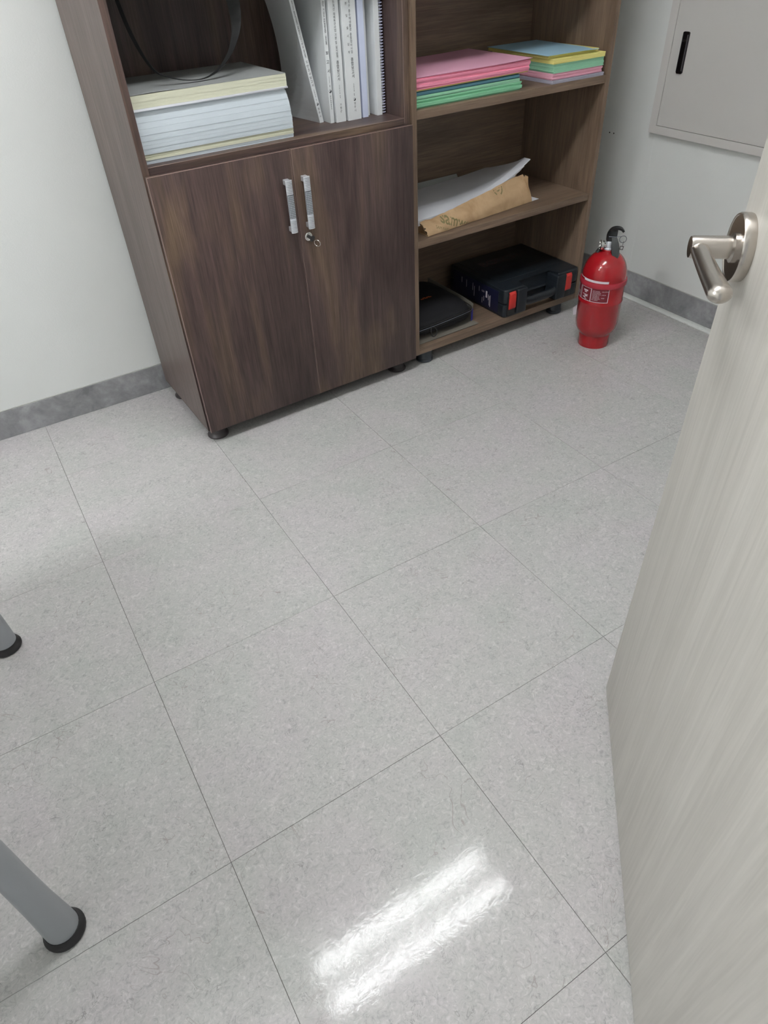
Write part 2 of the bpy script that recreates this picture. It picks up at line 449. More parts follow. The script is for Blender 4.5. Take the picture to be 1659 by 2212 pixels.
def cup_door(x0, x1, hx, lock):
    d = obj('door', bxm(x0, x1, 0, P - .002, .0492, .7952, bev=.0009, seg=2), M_wdz, dc)
    # pale edge band lip around the leaf
    h = obj('handle', bxm(hx, hx + .0195, -.0195, -.0165, .590, .7275, bev=.001), M_alu, d)
    bm = h.data; b = bmesh.new(); b.from_mesh(bm)
    nr = 9
    for seg in range(2):
        for k in range(nr):
            z = (.7268 - k * .0040) if seg == 0 else (.5905 + k * .0040 + .002)
            prism(b, [(hx, -.0195), (hx + .003, -.0222), (hx + .0098, -.0234), (hx + .0165, -.0222), (hx + .0195, -.0195)], z - .0029, z, ax='z')
    nf = len(b.faces)
    prism(b, [(hx, -.0195), (hx + .003, -.0212), (hx + .0098, -.0222), (hx + .0165, -.0212), (hx + .0195, -.0195)], .6288, .6902, ax='z')
    b.faces.ensure_lookup_table()
    for f_ in b.faces[nf:]: f_.material_index = 1
    bm.materials.append(M_pad)
    for r in range(13):
        for c in range(4):
            x = hx + .0028 + c * .0046; z = .6865 - r * .00455; y = -.0217 - (.0007 if c in (1, 2) else 0)
            lathe(b, [(.0012, 0), (.0010, .0010), (0, .0014)], 8, (x, y, z), Matrix.Rotation(PI / 2, 3, 'X'))
    for z0 in (.591, .7135):
        box(b, hx + .002, hx + .0175, -.018, .001, z0, z0 + .0135, bev=.001, seg=1)
    smooth(b); b.to_mesh(bm); b.free()
    if lock:
        lk = obj('lock', lathe(nb(), [(0, 0), (.0118, 0), (.0118, -.0022), (.0098, -.0034), (.0084, -.0026), (.0078, -.0045), (0, -.0045)], 28, (.4195, 0, .564), Matrix.Rotation(-PI / 2, 3, 'X')), M_chrome, d)
        # key with bow ring
    return d
dl = cup_door(.0032, .3945, .3602, False)
dr = cup_door(.3968, .7925, .4150, True)
ky = thing('key', 'small dark key with a split ring in the cupboard door lock', 'key', (.4195, -.004, .564))
bm = nb(); box(bm, -.0012, .0012, -.028, 0, -.0045, .0045, bev=.0008)
lathe(bm, [(0, -.0014), (.0085, -.0014), (.0085, .0014), (0, .0014)], 20, (0, -.020, 0), Matrix.Rotation(PI / 2, 3, 'Y'))
for v in bm.verts: v.co = Matrix.Rotation(.75, 3, 'Y') @ v.co; v.co += Vector((.4195, -.0045, .564))
obj('blade', bm, M_rubber, ky)
bm = torus(nb(), .0095, .0007, (.4335, -.025, .548), (.75, .5, .15), 28, 6); obj('split_ring', bm, M_chrome, ky)
def foot(bm, x, y, flare=.034, top=.0475, r=.026):
    lathe(bm, [(0, 0), (flare - .002, 0), (flare, .002), (flare, .006), (flare - .003, .010), (r + .002, .013), (r, .016), (r, top), (0, top)], 28, (x, y, 0))
    return bm
for x, y in ((.040, .058), (.745, .058), (.040, .365), (.745, .365)):
    obj('foot', foot(nb(), x, y), M_footd, dc)
# pale bright arrises on the doors and the shelf edge (thin edge-band lips)
def lip(parent, pts, r=.0007, m=M_edge): obj('edge_band', tube(nb(), pts, r, 6), m, parent)
lip(dl, [(.0035, .0006, .0495), (.0035, .0006, .7948)], .0011); lip(dl, [(.0035, .0006, .7948), (.394, .0006, .7948)], .0009)
lip(dr, [(.3970, .0006, .7948), (.7922, .0006, .7948)], .0009)
lip(dr, [(.3972, .0006, .0495), (.3972, .0006, .7948)], .0006); lip(dl, [(.3942, .0006, .0495), (.3942, .0006, .7948)], .0006)
lip(dc, [(P, P + .0006, .8118), (XD - P, P + .0006, .8118)], .0007); lip(dc, [(XD - P - .0002, P + .0004, .8), (XD - P - .0002, P + .0004, 1.204)], .0006)

# ------------------------------------------------------------------ light open shelf unit
oc = thing('bookcase', 'lighter oak open shelf unit with coloured paper, right of the dark cupboard', 'bookcase', (.8, .008, 0))
LY0 = .009; LX0 = .7965; LX1 = 1.6035; D2 = .395
for x in (LX0, LX1 - P):
    obj('side_panel', bxm(x, x + P, LY0, D2, .0515, H1, bev=.0008, seg=1), M_oz, oc)
obj('bottom_panel', bxm(LX0 + P, LX1 - P, LY0 + .0004, D2, .0515, .0765, bev=.0008, seg=1), M_ox, oc)
for z0, z1 in ((.4305, .4535), (.801, .8245), (1.17, 1.193), (1.55, 1.573), (H1 - P, H1)):
    obj('shelf', bxm(LX0 + P, LX1 - P, LY0 + (.0004 if z1 > 1.9 else .003), D2 - .006, z0, z1, bev=.0012, seg=1), M_ox, oc)
obj('back_panel', bxm(LX0 + P, LX1 - P, D2 - .006, D2, .06, H1 - .001), M_ox, oc)
for x, y in ((.866, .052), (1.522, .055), (.866, .34), (1.522, .34)):
    obj('foot', foot(nb(), x, y, .031, .0515, .0285), M_foot, oc)

# ------------------------------------------------------------------ stacks of paper
def slabs(bm, x0, x1, y0, y1, z0, z1, n, jx=.002, jy=.002, rot=0.0, wob=.0008, wavy=0.0, nx=1, zf=None, gap=.06):
    """a pile of n slightly shifted slabs; zf(x,y) adds a sag or curl"""
    cx, cy = (x0 + x1) / 2, (y0 + y1) / 2; R = Matrix.Rotation(rot, 2)
    h = (z1 - z0) / n
    for k in range(n):
        dx, dy, a = random.uniform(-jx, jx), random.uniform(-jy, jy), random.uniform(-wob, wob) * 6
        Ra = Matrix.Rotation(a, 2) @ R; L = []
        for z in (z0 + k * h, z0 + (k + 1) * h - h * gap):
            row = []
            for iy in (0, 1):
                for ix in range(nx + 1):
                    x = x0 + (x1 - x0) * ix / nx; y = (y0, y1)[iy]
                    q = Ra @ Vector((x - cx, y - cy)); X, Y = q.x + cx + dx, q.y + cy + dy
                    zz = z + (zf(X, Y) if zf else 0) + (wavy * noise.noise(Vector((X * 9, k * .31, iy * 3))) if wavy else 0)
                    row.append(bm.verts.new((X, Y, zz)))
            L.append(row)
        a_, b_ = L; m = nx + 1
        for ix in range(nx):
            bm.faces.new((a_[ix], a_[m + ix], a_[m + ix + 1], a_[ix + 1])); bm.faces.new((b_[ix], b_[ix + 1], b_[m + ix + 1], b_[m + ix]))
            bm.faces.new((a_[ix], a_[ix + 1], b_[ix + 1], b_[ix])); bm.faces.new((a_[m + ix], b_[m + ix], b_[m + ix + 1], a_[m + ix + 1]))
        bm.faces.new((a_[0], b_[0], b_[m], a_[m])); bm.faces.new((a_[nx], a_[m + nx], b_[m + nx], b_[nx]))
    return bm
def pile(name, label, m, cat='paper', group=None, **k):
    bm = slabs(nb(), **k)
    p = ((k['x0'] + k['x1']) / 2, (k['y0'] + k['y1']) / 2, k['z0'])
    return tag(obj(name, bm, m, p=p, sm=False), label, cat, group)
g = 'paper blocks stacked in the dark cupboard'
sag = lambda x, y: 0
Z0 = .8125
pile('paper_stack', 'thin white block at the bottom of the tall paper pile in the dark cupboard', M_white, group=g, x0=.026, x1=.434, y0=.047, y1=.325, z0=Z0, z1=.8215, n=4, jx=.0008, jy=.0008)
pile('paper_stack', 'thin pale yellow block second from the bottom of the tall paper pile', M_cream, group=g, x0=.024, x1=.434, y0=.046, y1=.325, z0=.8217, z1=.8345, n=5, jx=.0008, jy=.0008)
def ream():
    bm = nb(); cuts = [0, .03, .10, .13, .22, .31, .33, .45, .60, .74, .88, .96, 1.0]; z0, z1 = .8348, .9275; prev = None; rings = []
    for i in range(len(cuts) - 1):
        m = max(1, round((cuts[i + 1] - cuts[i]) / .03))
        jx, jy = random.uniform(-.0005, .0005), random.uniform(-.0005, .0004)
        for k in range(m):
            a, b = cuts[i] + (cuts[i + 1] - cuts[i]) * k / m, cuts[i] + (cuts[i + 1] - cuts[i]) * (k + 1) / m
            e = .0022 if k == m - 1 else 0
            vs = []
            for t, zt in ((a, a), (b, b - e)):
                xr = .4335 - .012 * t ** 2.2 - (.004 if t > .97 else 0) + jx; xl = .022 - .002 * t; y0 = .044 - .003 * math.sin(t * 3) + jy
                vs.append([bm.verts.new((x, y, z0 + (z1 - z0) * zt)) for x, y in ((xl, y0), (xr, y0), (xr, .325), (xl, .325))])
            A, B = vs
            for q in range(4): bm.faces.new((A[q], A[(q + 1) % 4], B[(q + 1) % 4], B[q]))
            bm.faces.new(A[::-1]); bm.faces.new(B)
    return bm
tag(obj('paper_stack', ream(), M_white, p=(.23, .18, .8348), sm=False), 'thick white block making up the middle of the tall paper pile', 'paper', g)
tb = thing('bound_document', 'cream-edged thick document with grey cover on top of the tall paper pile', 'document', (.22, .18, .9278), group=None)
bend = lambda x, y: .0012 * noise.noise(Vector((x * 7, y * 5, 0)))
obj('pages', slabs(nb(), .020, .428, .036, .316, .9278, .9325, 3, .0006, .0006), M_whitef, tb, sm=False)
obj('pages', slabs(nb(), .019, .4265, .037, .316, .9327, .9600, 4, .0004, .0004, gap=.008), M_cream, tb, sm=False)
bm = slabs(nb(), .019, .426, .0365, .316, .9602, .9612, 1, 0, 0, nx=16, zf=lambda x, y: .0016 * max(0, math.sin((x - .02) / .13 * PI)) if x < .15 and y < .1 else 0)
cv = obj('cover', bm, M_cover, tb, sm=False)
bm = nb()
flat = lambda x0, y0, z: (lambda u, v: (x0 + u, y0 + v, z))
put_text(bm, '실시설계도면', .016, flat(.20, .235, .9617)); put_text(bm, '종합정비사업', .011, flat(.20, .20, .9617)); put_text(bm, '영주시', .011, flat(.30, .060, .9617))
obj('cover_print', bm, M_inkg, cv, sm=False)['kind'] = 'stuff'

g = 'coloured paper bundles on the upper oak shelf'
ZS = .8247
pile('paper_bundle', 'green bundle at the bottom of the left coloured pile on the upper shelf', M_green, group=g, x0=.820, x1=1.229, y0=.031, y1=.325, z0=ZS, z1=.8475, n=5, jx=.0035, jy=.004, wob=.0006)
pile('paper_bundle', 'thin green folders between the blue paper and the lowest green bundle', M_green2, group=g, x0=.820, x1=1.224, y0=.034, y1=.32, z0=.8478, z1=.8560, n=3, jx=.004, jy=.003, wob=.001)
pile('paper_bundle', 'dark blue bundle under the pink paper in the left coloured pile', M_blue, group=g, x0=.820, x1=1.224, y0=.037, y1=.32, z0=.8563, z1=.8690, n=4, jx=.003, jy=.003, wob=.001)
pile('paper_bundle', 'thin mustard folder directly under the pink bundle', mat('mustard_paper', (.55, .42, .12), .6), group=g, x0=.820, x1=1.252, y0=.032, y1=.33, z0=.8693, z1=.8722, n=2, jx=.001, jy=.001)
pile('paper_bundle', 'thick bright pink bundle on top of the left coloured pile', M_pink, group=g, x0=.820, x1=1.256, y0=.030, y1=.335, z0=.8725, z1=.9010, n=10, jx=.0022, jy=.003, wob=.0012, wavy=.0008, nx=10)
pile('paper_sheet', 'loose dusty pink sheet lying on the thick pink bundle', M_pinkf, x0=.820, x1=1.262, y0=.026, y1=.345, z0=.9022, z1=.9031, n=1, jx=0, jy=0, nx=12, rot=-.012, zf=lambda x, y: .0035 * max(0, (x - 1.08) / .2) ** 2)
g = 'coloured paper bundles in the right pile on the upper oak shelf'
rr = -.02
pile('plastic_folder', 'grey translucent folder under the right coloured pile', M_lilac, cat='folder', x0=1.352, x1=1.578, y0=.016, y1=.335, z0=ZS, z1=.8345, n=2, jx=.001, jy=.001, rot=rr)
pile('paper_bundle', 'pale pink bundle low in the right coloured pile', M_pink2, group=g, x0=1.354, x1=1.571, y0=.020, y1=.325, z0=.8348, z1=.8530, n=6, jx=.0015, jy=.002, rot=rr)
pile('paper_bundle', 'mint green bundle in the middle of the right coloured pile', M_green2, group=g, x0=1.354, x1=1.572, y0=.019, y1=.325, z0=.8533, z1=.8780, n=7, jx=.0018, jy=.002, rot=rr)
pile('paper_bundle', 'lemon yellow bundle near the top of the right coloured pile', M_yellow, group=g, x0=1.352, x1=1.573, y0=.016, y1=.322, z0=.8783, z1=.8915, n=4, jx=.0012, jy=.001, rot=rr)
pile('paper_sheet', 'few yellow sheets set back on top of the right coloured pile', M_yellow, x0=1.345, x1=1.560, y0=.036, y1=.335, z0=.8918, z1=.9010, n=4, jx=.002, jy=.002, rot=rr)
pile('paper_sheet', 'sky blue sheet on top of the right coloured pile', M_skyf, x0=1.336, x1=1.552, y0=.024, y1=.335, z0=.9013, z1=.9022, n=1, jx=0, jy=0, rot=-.05, nx=10, zf=lambda x, y: -.002 * max(0, (x - 1.48) / .07) if y < .1 else .0005)

# ------------------------------------------------------------------ reports
def emblem(bm, f, r):
    """round two-lobed emblem: ring with a dark lower comma"""
    n = 28
    def disc(pts): 
        vs = [bm.verts.new(f(*p)) for p in pts]; bm.faces.new(vs)
    for k in range(n):
        a, b = 2 * PI * k / n, 2 * PI * (k + 1) / n
        disc([(r * math.cos(a), r * math.sin(a)), (r * math.cos(b), r * math.sin(b)), (r * .84 * math.cos(b), r * .84 * math.sin(b)), (r * .84 * math.cos(a), r * .84 * math.sin(a))])
    pts = [(r * math.cos(a), r * math.sin(a)) for a in [-PI * .95 + i * PI * 1.15 / 16 for i in range(17)]]
    back = [(.42 * r + .42 * r * math.cos(a), .42 * r * math.sin(a) + .1 * r) for a in [i * PI / 8 for i in range(9)]]
    back += [(-.45 * r + .45 * r * math.cos(a), .45 * r * -math.sin(a) + .05 * r) for a in [i * PI / 8 for i in range(9)]]
    disc(pts + back)
def report(label, x0, x1, y, mtx=None, depth=.205, h=.297, m=M_book, cols=(), emb=None, yaw=0, gapw=.0, pages=True):
    t = thing('report_book', label, 'book', ((x0 + x1) / 2, y, Z0))
    X = Matrix.Identity(4) if mtx is None else mtx
    def F(p):
        q = X @ Vector(p)
        if mtx is not None:      # the leaning report is twisted: its fore-edge stands nearly upright
            t_ = max(0, (q.y - .146) / .193); hh = q.z - Z0
            q.x += t_ * (-.010 + .42 * hh - .95 * hh * hh)
        return q
    def cuts(bm):
        if mtx is not None:
            for k in range(1, 20):
                bmesh.ops.bisect_plane(bm, geom=bm.verts[:] + bm.edges[:] + bm.faces[:], plane_co=(0, 0, Z0 + k * .01485), plane_no=(0, 0, 1))
            for k in range(1, 4):
                bmesh.ops.bisect_plane(bm, geom=bm.verts[:] + bm.edges[:] + bm.faces[:], plane_co=(0, .146 + k * .05, 0), plane_no=(0, 1, 0))
    c = .0006; z0 = Z0; z1 = Z0 + h
    bm = nb()
    prism(bm, [(x0, y + depth), (x0, y + .0006), (x0 + .0006, y), (x1 - .0006, y), (x1, y + .0006), (x1, y + depth), (x1 - c, y + depth), (x1 - c, y + c), (x0 + c, y + c), (x0 + c, y + depth)], z0, z1)
    cuts(bm)
    for v in bm.verts: v.co = F(v.co)
    obj('cover', bm, m, t, sm=False)
    bm = bxm(x0 + c, x1 - c, y + c, y + depth - .002, z0 + .0005, z1 - .0005)
    cuts(bm)
    for v in bm.verts: v.co = F(v.co)
    obj('pages', bm, M_pages, t, sm=False)
    if cols or emb:
        bm = nb()
        for s, xc, size, zb, zt, bold in cols:
            column(bm, s, size, z0 + zb, z0 + zt, lambda u, v, xc=xc: F((x0 + xc + u, y - .0003, v)), bold)
        if emb and abs(emb[2] - .0042) < 1e-6:
            for du in (-.0006, .0004): bm.faces.new([bm.verts.new(F((x0 + .0062 + du + a, y - .0003, z0 + b))) for a, b in ((0, .098), (.0003, .098), (.0003, .113), (0, .113))])
        if emb: emblem(bm, lambda u, v: F((x0 + emb[0] + u, y - .0003, z0 + emb[1] + v)), emb[2])
        obj('spine_lettering', bm, M_ink, t, sm=False)['kind'] = 'stuff'
    return t
# leaning report: pivots at its lower right spine corner
lean = Matrix.Translation(Vector((.583, .146, Z0))) @ Matrix.Rotation(-math.radians(11.2), 4, 'Y') @ Matrix.Rotation(math.radians(3.5), 4, 'Z') @ Matrix.Translation(-Vector((.583, .146, Z0)))
report('white paperback report leaning to the left beside the paper pile', .5697, .583, .146, lean, .195, .297,
       cols=[('평거지구 풍수해생활권 종합정비사업 기본 및 실시설계', .0066, .0062, .163, .292, 0), ('지반조사보고서', .0066, .0084, .093, .157, .004), ('2024', .0066, .0056, .066, .0865, 0), ('5', .0066, .0056, .0575, .063, 0), ('영주시', .0066, .0070, .0145, .0400, 0)], emb=(.0066, .0490, .0036))
report('slim white upright report just right of the leaning one, lettered 보고서', .588, .6005, .114,
       cols=[('완도 거금도', .0062, .0062, .246, .280, .006), ('연안정비사업', .0062, .0062, .212, .243, .006), ('실시설계', .0062, .0062, .185, .206, .006), ('보', .0062, .0102, .1625, .1722, .008), ('고', .0062, .0102, .1425, .1515, .008), ('서', .0062, .0102, .1215, .1305, .008), ('8', .0062, .0056, .088, .0935, .0), ('한국농어촌공사', .0062, .0046, .034, .068, .006)], emb=(.0062, .0780, .0042))
report('white report with one line of lettering ending 가평군', .6045, .6355, .1075,
       cols=[('미원천계선 재해복구사업 기본 및 실시설계', .0165, .0074, .154, .292, 0), ('종합보고서', .0165, .0098, .1003, .1480, .006), ('2024', .0165, .0058, .0690, .0915, 0), ('04', .0165, .0054, .0585, .0672, 0), ('가평군', .0165, .0072, .024, .0465, 0)])
report('thickest white report with two columns of lettering ending 영주시', .6415, .6855, .104,
       cols=[('기본 및 실시설계', .0150, .0074, .160, .292, 0), ('봉기지구 풍수해생활권 종합정비사업', .0245, .0076, .160, .292, 0), ('종합보고서', .0240, .0098, .1029, .1504, .006), ('2024', .0240, .0058, .0695, .0900, 0), ('05', .0240, .0054, .0590, .0665, 0), ('영주시', .0240, .0072, .0203, .0445, 0)], emb=(.0240, .0508, .0038))
report('blank pale lavender report right of the thickest white one', .6935, .7125, .109, m=M_lav)
report('blank thin white report set back beside the lavender one', .7135, .7265, .124)
report('blank white report next to the comb-bound notebook', .7405, .7575, .103)
nbk = thing('notebook', 'navy comb-bound notebook at the right end of the shelf', 'notebook', (.766, .11, Z0))
obj('cover', bxm(.7605, .762, .116, .325, Z0, Z0 + .297), M_navy, nbk, sm=False); obj('cover', bxm(.7725, .774, .116, .325, Z0, Z0 + .297), M_navy, nbk, sm=False)
obj('pages', bxm(.762, .7725, .118, .32, Z0 + .001, Z0 + .296), M_pages, nbk, sm=False)
bm = nb()
for k in range(42):
    z = Z0 + .004 + k * .007
    torus(bm, .0072, .0016, (.7672, .1165, z), (0, 0, 1), 14, 5)
o = obj('comb_binding', bm, M_coil, nbk); o['kind'] = 'stuff'

# black strap that hangs from the shelf above in a loop over the paper pile
def catmull(P, n=10):
    P = [Vector(p) for p in P]; Q = [P[0] * 2 - P[1]] + P + [P[-1] * 2 - P[-2]]; out = []
    for i in range(1, len(Q) - 2):
        for k in range(n):
            t = k / n; a, b, c, d = Q[i - 1:i + 3]
            out.append(.5 * ((2 * b) + (c - a) * t + (2 * a - 5 * b + 4 * c - d) * t * t + (3 * b - a - 3 * c + d) * t ** 3))
    out.append(Q[-2]); return out
sp = catmull([(.055, .105, 1.2035), (.075, .102, 1.08), (.108, .10, 1.000), (.150, .096, .9755), (.200, .092, .9655), (.243, .094, .9680), (.285, .10, .986), (.325, .105, 1.025), (.344, .105, 1.085), (.330, .105, 1.2035)], 8)
bm = nb(); rows = []
for i, p in enumerate(sp):
    w = .0075 + .007 * max(0, (p.z - .98) / .1) if p.x > .25 else .0055
    w = min(w, .016); tw = .25 + (.9 if p.x > .25 else .5) * min(1, max(0, (p.z - .97) / .1))
    d = Vector((math.sin(tw) * .8, -math.cos(tw), math.sin(tw) * .35)).normalized()
    rows.append([bm.verts.new(p - d * w), bm.verts.new(p + d * w), bm.verts.new(p + d * w + Vector((0, 0, .0016))), bm.verts.new(p - d * w + Vector((0, 0, .0016)))])
for A, B in zip(rows, rows[1:]):
    for k in range(4): bm.faces.new((A[k], A[(k + 1) % 4], B[(k + 1) % 4], B[k]))
bm.faces.new(rows[0]); bm.faces.new(rows[-1][::-1])
tag(obj('strap', bm, M_strap, p=(.2, .1, 1.2035)), 'black strap hanging in a loop in front of the dark recess, touching the paper pile', 'strap')

# ------------------------------------------------------------------ kraft wrapper with copy paper (middle oak shelf)
ZK = .4538
kw = thing('paper_wrapper', 'torn brown kraft ream wrapper lying open on the middle oak shelf', 'wrapper', (1.1, .2, ZK))
def sheet(bm, fn, nu, nv, th):
    A = [[fn(i / nu, j / nv) for j in range(nv + 1)] for i in range(nu + 1)]
    def nrm(i, j):
        a = Vector(A[min(i + 1, nu)][j]) - Vector(A[max(i - 1, 0)][j]); b = Vector(A[i][min(j + 1, nv)]) - Vector(A[i][max(j - 1, 0)])
        n = a.cross(b); return n.normalized() if n.length > 1e-9 else Vector((0, 0, 1))
    top = [[bm.verts.new(Vector(A[i][j]) + nrm(i, j) * th / 2) for j in range(nv + 1)] for i in range(nu + 1)]
    bot = [[bm.verts.new(Vector(A[i][j]) - nrm(i, j) * th / 2) for j in range(nv + 1)] for i in range(nu + 1)]
    for i in range(nu):
        for j in range(nv):
            bm.faces.new((top[i][j], top[i + 1][j], top[i + 1][j + 1], top[i][j + 1])); bm.faces.new((bot[i][j], bot[i][j + 1], bot[i + 1][j + 1], bot[i + 1][j]))
    for i in range(nu):
        bm.faces.new((top[i][0], bot[i][0], bot[i + 1][0], top[i + 1][0])); bm.faces.new((top[i][nv], top[i + 1][nv], bot[i + 1][nv], bot[i][nv]))
    for j in range(nv):
        bm.faces.new((top[0][j], top[0][j + 1], bot[0][j + 1], bot[0][j])); bm.faces.new((top[nu][j], bot[nu][j], bot[nu][j + 1], top[nu][j + 1]))
    return bm
def kbase(u):      # bottom front edge of the wrapper from left to right
    return Vector((.866 + .499 * u, .027 + .050 * u, ZK + .0012))
def ktop(u):
    return Vector((.858 + .480 * u, .062 + .045 * u, ZK + .040 + .012 * u + .052 * max(0, (u - .1)) ** 1.25 * (1 if u < .86 else 1 - (u - .86) * 1.0)))
def kfront(u, v):
    b, t = kbase(u), ktop(u); p = b.lerp(t, v); p.y -= .010 * math.sin(v * PI) ; p.y += .0025 * noise.noise(Vector((u * 9, v * 3, 0)))
    if u < .02: p.x += .010 * noise.noise(Vector((v * 9, 4, 0)))
    if v > .95: p.z += .004 * noise.noise(Vector((u * 14, 1, 0)))
    return p
obj('front_flap', sheet(nb(), kfront, 40, 10, .0006), M_kraft, kw)
obj('bottom_flap', sheet(nb(), lambda u, v: Vector((.866 + .50 * u, .029 + .050 * u + .28 * v, ZK + .0009)), 20, 8, .0006), M_kraft, kw)
def kend(u, v):    # right end flap, standing, torn top edge
    t = ktop(1.0); b = kbase(1.0)
    tear = .016 * abs(noise.noise(Vector((u * 6 + .7, 2.3, 0)))) + (.018 if u < .12 else (-.012 if u < .22 else .004))
    p = Vector((1.364 - .012 * math.sin(v * 2), .078 + .17 * u, ZK + .0012 + v * (.068 + tear - .02 * u)))
    p.x -= .030 * u * v + .016 * v; return p
obj('end_flap', sheet(nb(), kend, 24, 8, .0006), M_kraft, kw)
def kin(u, v):     # inner folded corner
    return Vector((1.25 + .098 * u, .128 + .03 * u + .008 * math.sin(u * 5), ZK + .030 + v * (.030 + .034 * u + .010 * math.sin(u * 3))))
obj('inner_flap', sheet(nb(), kin, 14, 6, .0006), M_kraft, kw)
def kleft(u, v): return Vector((.868 - .014 * v + .01 * math.sin(u * 7), .04 + .09 * u, ZK + .0012 + v * (.036 - .016 * u + .01 * noise.noise(Vector((u * 11, 0, 3))))))
obj('end_flap', sheet(nb(), kleft, 12, 5, .0006), M_kraft, kw)
# printing on the front flap
def onflap(x, z, eps=.0012):
    # find u,v for a given x and height on the front flap
    u = (x - .865) / .49; u = max(0, min(1, u)); b, t = kbase(u), ktop(u)
    v = (z - b.z) / (t.z - b.z); 
    u = max(0, min(1, (x - (.868 * (1 - v) + .858 * v)) / (.497 * (1 - v) + .480 * v)))
    p = kfront(u, max(0, min(.94, v))); n = Vector((0, -1, .45)).normalized(); return Vector((x, p.y, z)) + n * eps
bm = nb()
def slope(x0, z0, ang, sh=0):
    ca, sa = math.cos(ang), math.sin(ang)
    return lambda u, v: onflap(x0 + u * ca - v * sa, z0 + u * sa + v * ca)
put_text(bm, 'samwon', .050, slope(.934, .4815, -.40), .012, cx=False, sx=.88)
# keep only what lies on the flap
def trim(bm):
    kill = []
    for f in bm.faces:
        c = f.calc_center_median(); u = max(0, min(1, (c.x - .865) / .49)); b, t = kbase(u), ktop(u)
        if c.z < b.z + .003 or c.z > t.z - .002: kill.append(f)
    bmesh.ops.delete(bm, geom=kill, context='FACES'); return bm
bmesh.ops.triangulate(bm, faces=bm.faces[:])
for _ in range(3):
    es = [e for e in bm.edges if e.calc_length() > .004]
    if es: bmesh.ops.subdivide_edges(bm, edges=es, cuts=1)
bmesh.ops.triangulate(bm, faces=bm.faces[:])
put_text(bm, 'SAM PAPER', .0125, slope(.905, .4715, -.38), 0, cx=False)
for r_, w_ in ((.021, .0042), (.0095, .0036)):
    for k in range(28):
        a, b_ = 2 * PI * k / 28, 2 * PI * (k + 1) / 28
        if r_ > .02 and not (math.cos(a) > .35 or math.cos(a) < -.6): continue
        q = [slope(1.208, .5265, -.1)(rr_ * math.cos(t_), rr_ * math.sin(t_)) for rr_, t_ in ((r_, a), (r_, b_), (r_ - w_, b_), (r_ - w_, a))]
        bm.faces.new([bm.verts.new(p_) for p_ in q])
trim(bm)
obj('green_print', bm, M_olive, kw, sm=False)['kind'] = 'stuff'
# white copy paper in the wrapper, its right end curling up
def curl(x, y): 
    t = max(0, (x - 1.02) / .36); f = 1.0 - .86 * max(0, min(1, (y - .10) / .24)) ** .8
    return .094 * t ** 1.9 * f
bm = nb()
for k in range(7):
    z = ZK + .0275 + k * .0026
    x1 = 1.372 - .013 * (6 - k) - (.014 if k in (2, 5) else 0)
    sheet(bm, lambda u, v, z=z, x1=x1: Vector((.842 + (x1 - .842) * u + .012 * v, .066 + .045 * u + (.275 - .02 * u) * v, z + curl(.842 + (x1 - .842) * u, .066 + .28 * v))), 36, 8, .0024)
tag(obj('copy_paper', bm, M_whitef, p=(1.1, .2, ZK + .02), sm=False), 'white copy paper curling up at the right, lying in the brown wrapper', 'paper')
bm = nb(); sheet(bm, lambda u, v: Vector((.822 + .435 * u, .20 + .183 * v, ZK + .0248 + .030 * max(0, (v - .86) / .14))), 20, 14, .0012)
tag(obj('paper_sheet', bm, mat('grey_recycled_sheet', (.36, .37, .36), .7), p=(1.05, .3, ZK + .0255), sm=False), 'dull grey sheet behind the white copy paper on the middle shelf', 'paper')
pile('paper_block', 'flat white paper block inside the brown wrapper under the curling sheets', M_whitef, x0=.880, x1=1.325, y0=.080, y1=.325, z0=ZK + .002, z1=ZK + .0235, n=8, jx=.001, jy=.001, rot=.03)
pile('paper_sheet', 'white sheet sticking out at the right end of the brown wrapper', M_whitef, x0=1.34, x1=1.402, y0=.082, y1=.16, z0=ZK + .0002, z1=ZK + .0012, n=1, jx=0, jy=0, rot=.1)

# ------------------------------------------------------------------ tool case (bottom oak shelf)
ZB = .0768
tc_ = thing('tool_case', 'dark blue-black plastic tool case with two red latches', 'tool case', (1.39, .18, ZB))
CRo = Matrix.Translation(Vector((1.206, .0, 0))) @ Matrix.Rotation(-.012, 4, 'Z') @ Matrix.Translation(Vector((-1.206, 0, 0)))
def cb(bm):
    for v in bm.verts: v.co = CRo @ v.co
    return bm
XC0, XC1 = 1.207, 1.583
plan = [(XC0, .350), (XC0, .014), (XC0 + .012, .006), (XC0 + .095, .006), (XC0 + .097, .060), (XC0 + .265, .060), (XC0 + .267, .006), (XC1 - .012, .006), (XC1, .014), (XC1, .350)]
obj('lower_shell', cb(prism(nb(), plan, ZB, ZB + .050, .005)), M_case, tc_)
obj('upper_shell', cb(prism(nb(), plan, ZB + .0515, ZB + .108, .007, 3)), M_case, tc_)
bm = nb()
for k in range(8): box(bm, 1.235 + .042 * k, 1.250 + .042 * k, .10, .33, ZB + .1075, ZB + .1095, bev=.0008, seg=1) if k in () else None
prism(bm, [(XC0 + .03, .335), (XC0 + .03, .085), (XC1 - .03, .085), (XC1 - .03, .335)], ZB + .107, ZB + .1098, .0012)
obj('lid_panel', cb(bm), M_case, tc_)
bm = nb(); put_text(bm, 'BOSCH', .062, lambda u, v: CRo @ Vector((1.385 + u, .235 + v, ZB + .1101)), .01)
obj('raised_lettering', bm, mat('dull_dark_print', (.085, .050, .050), .5), tc_, sm=False)
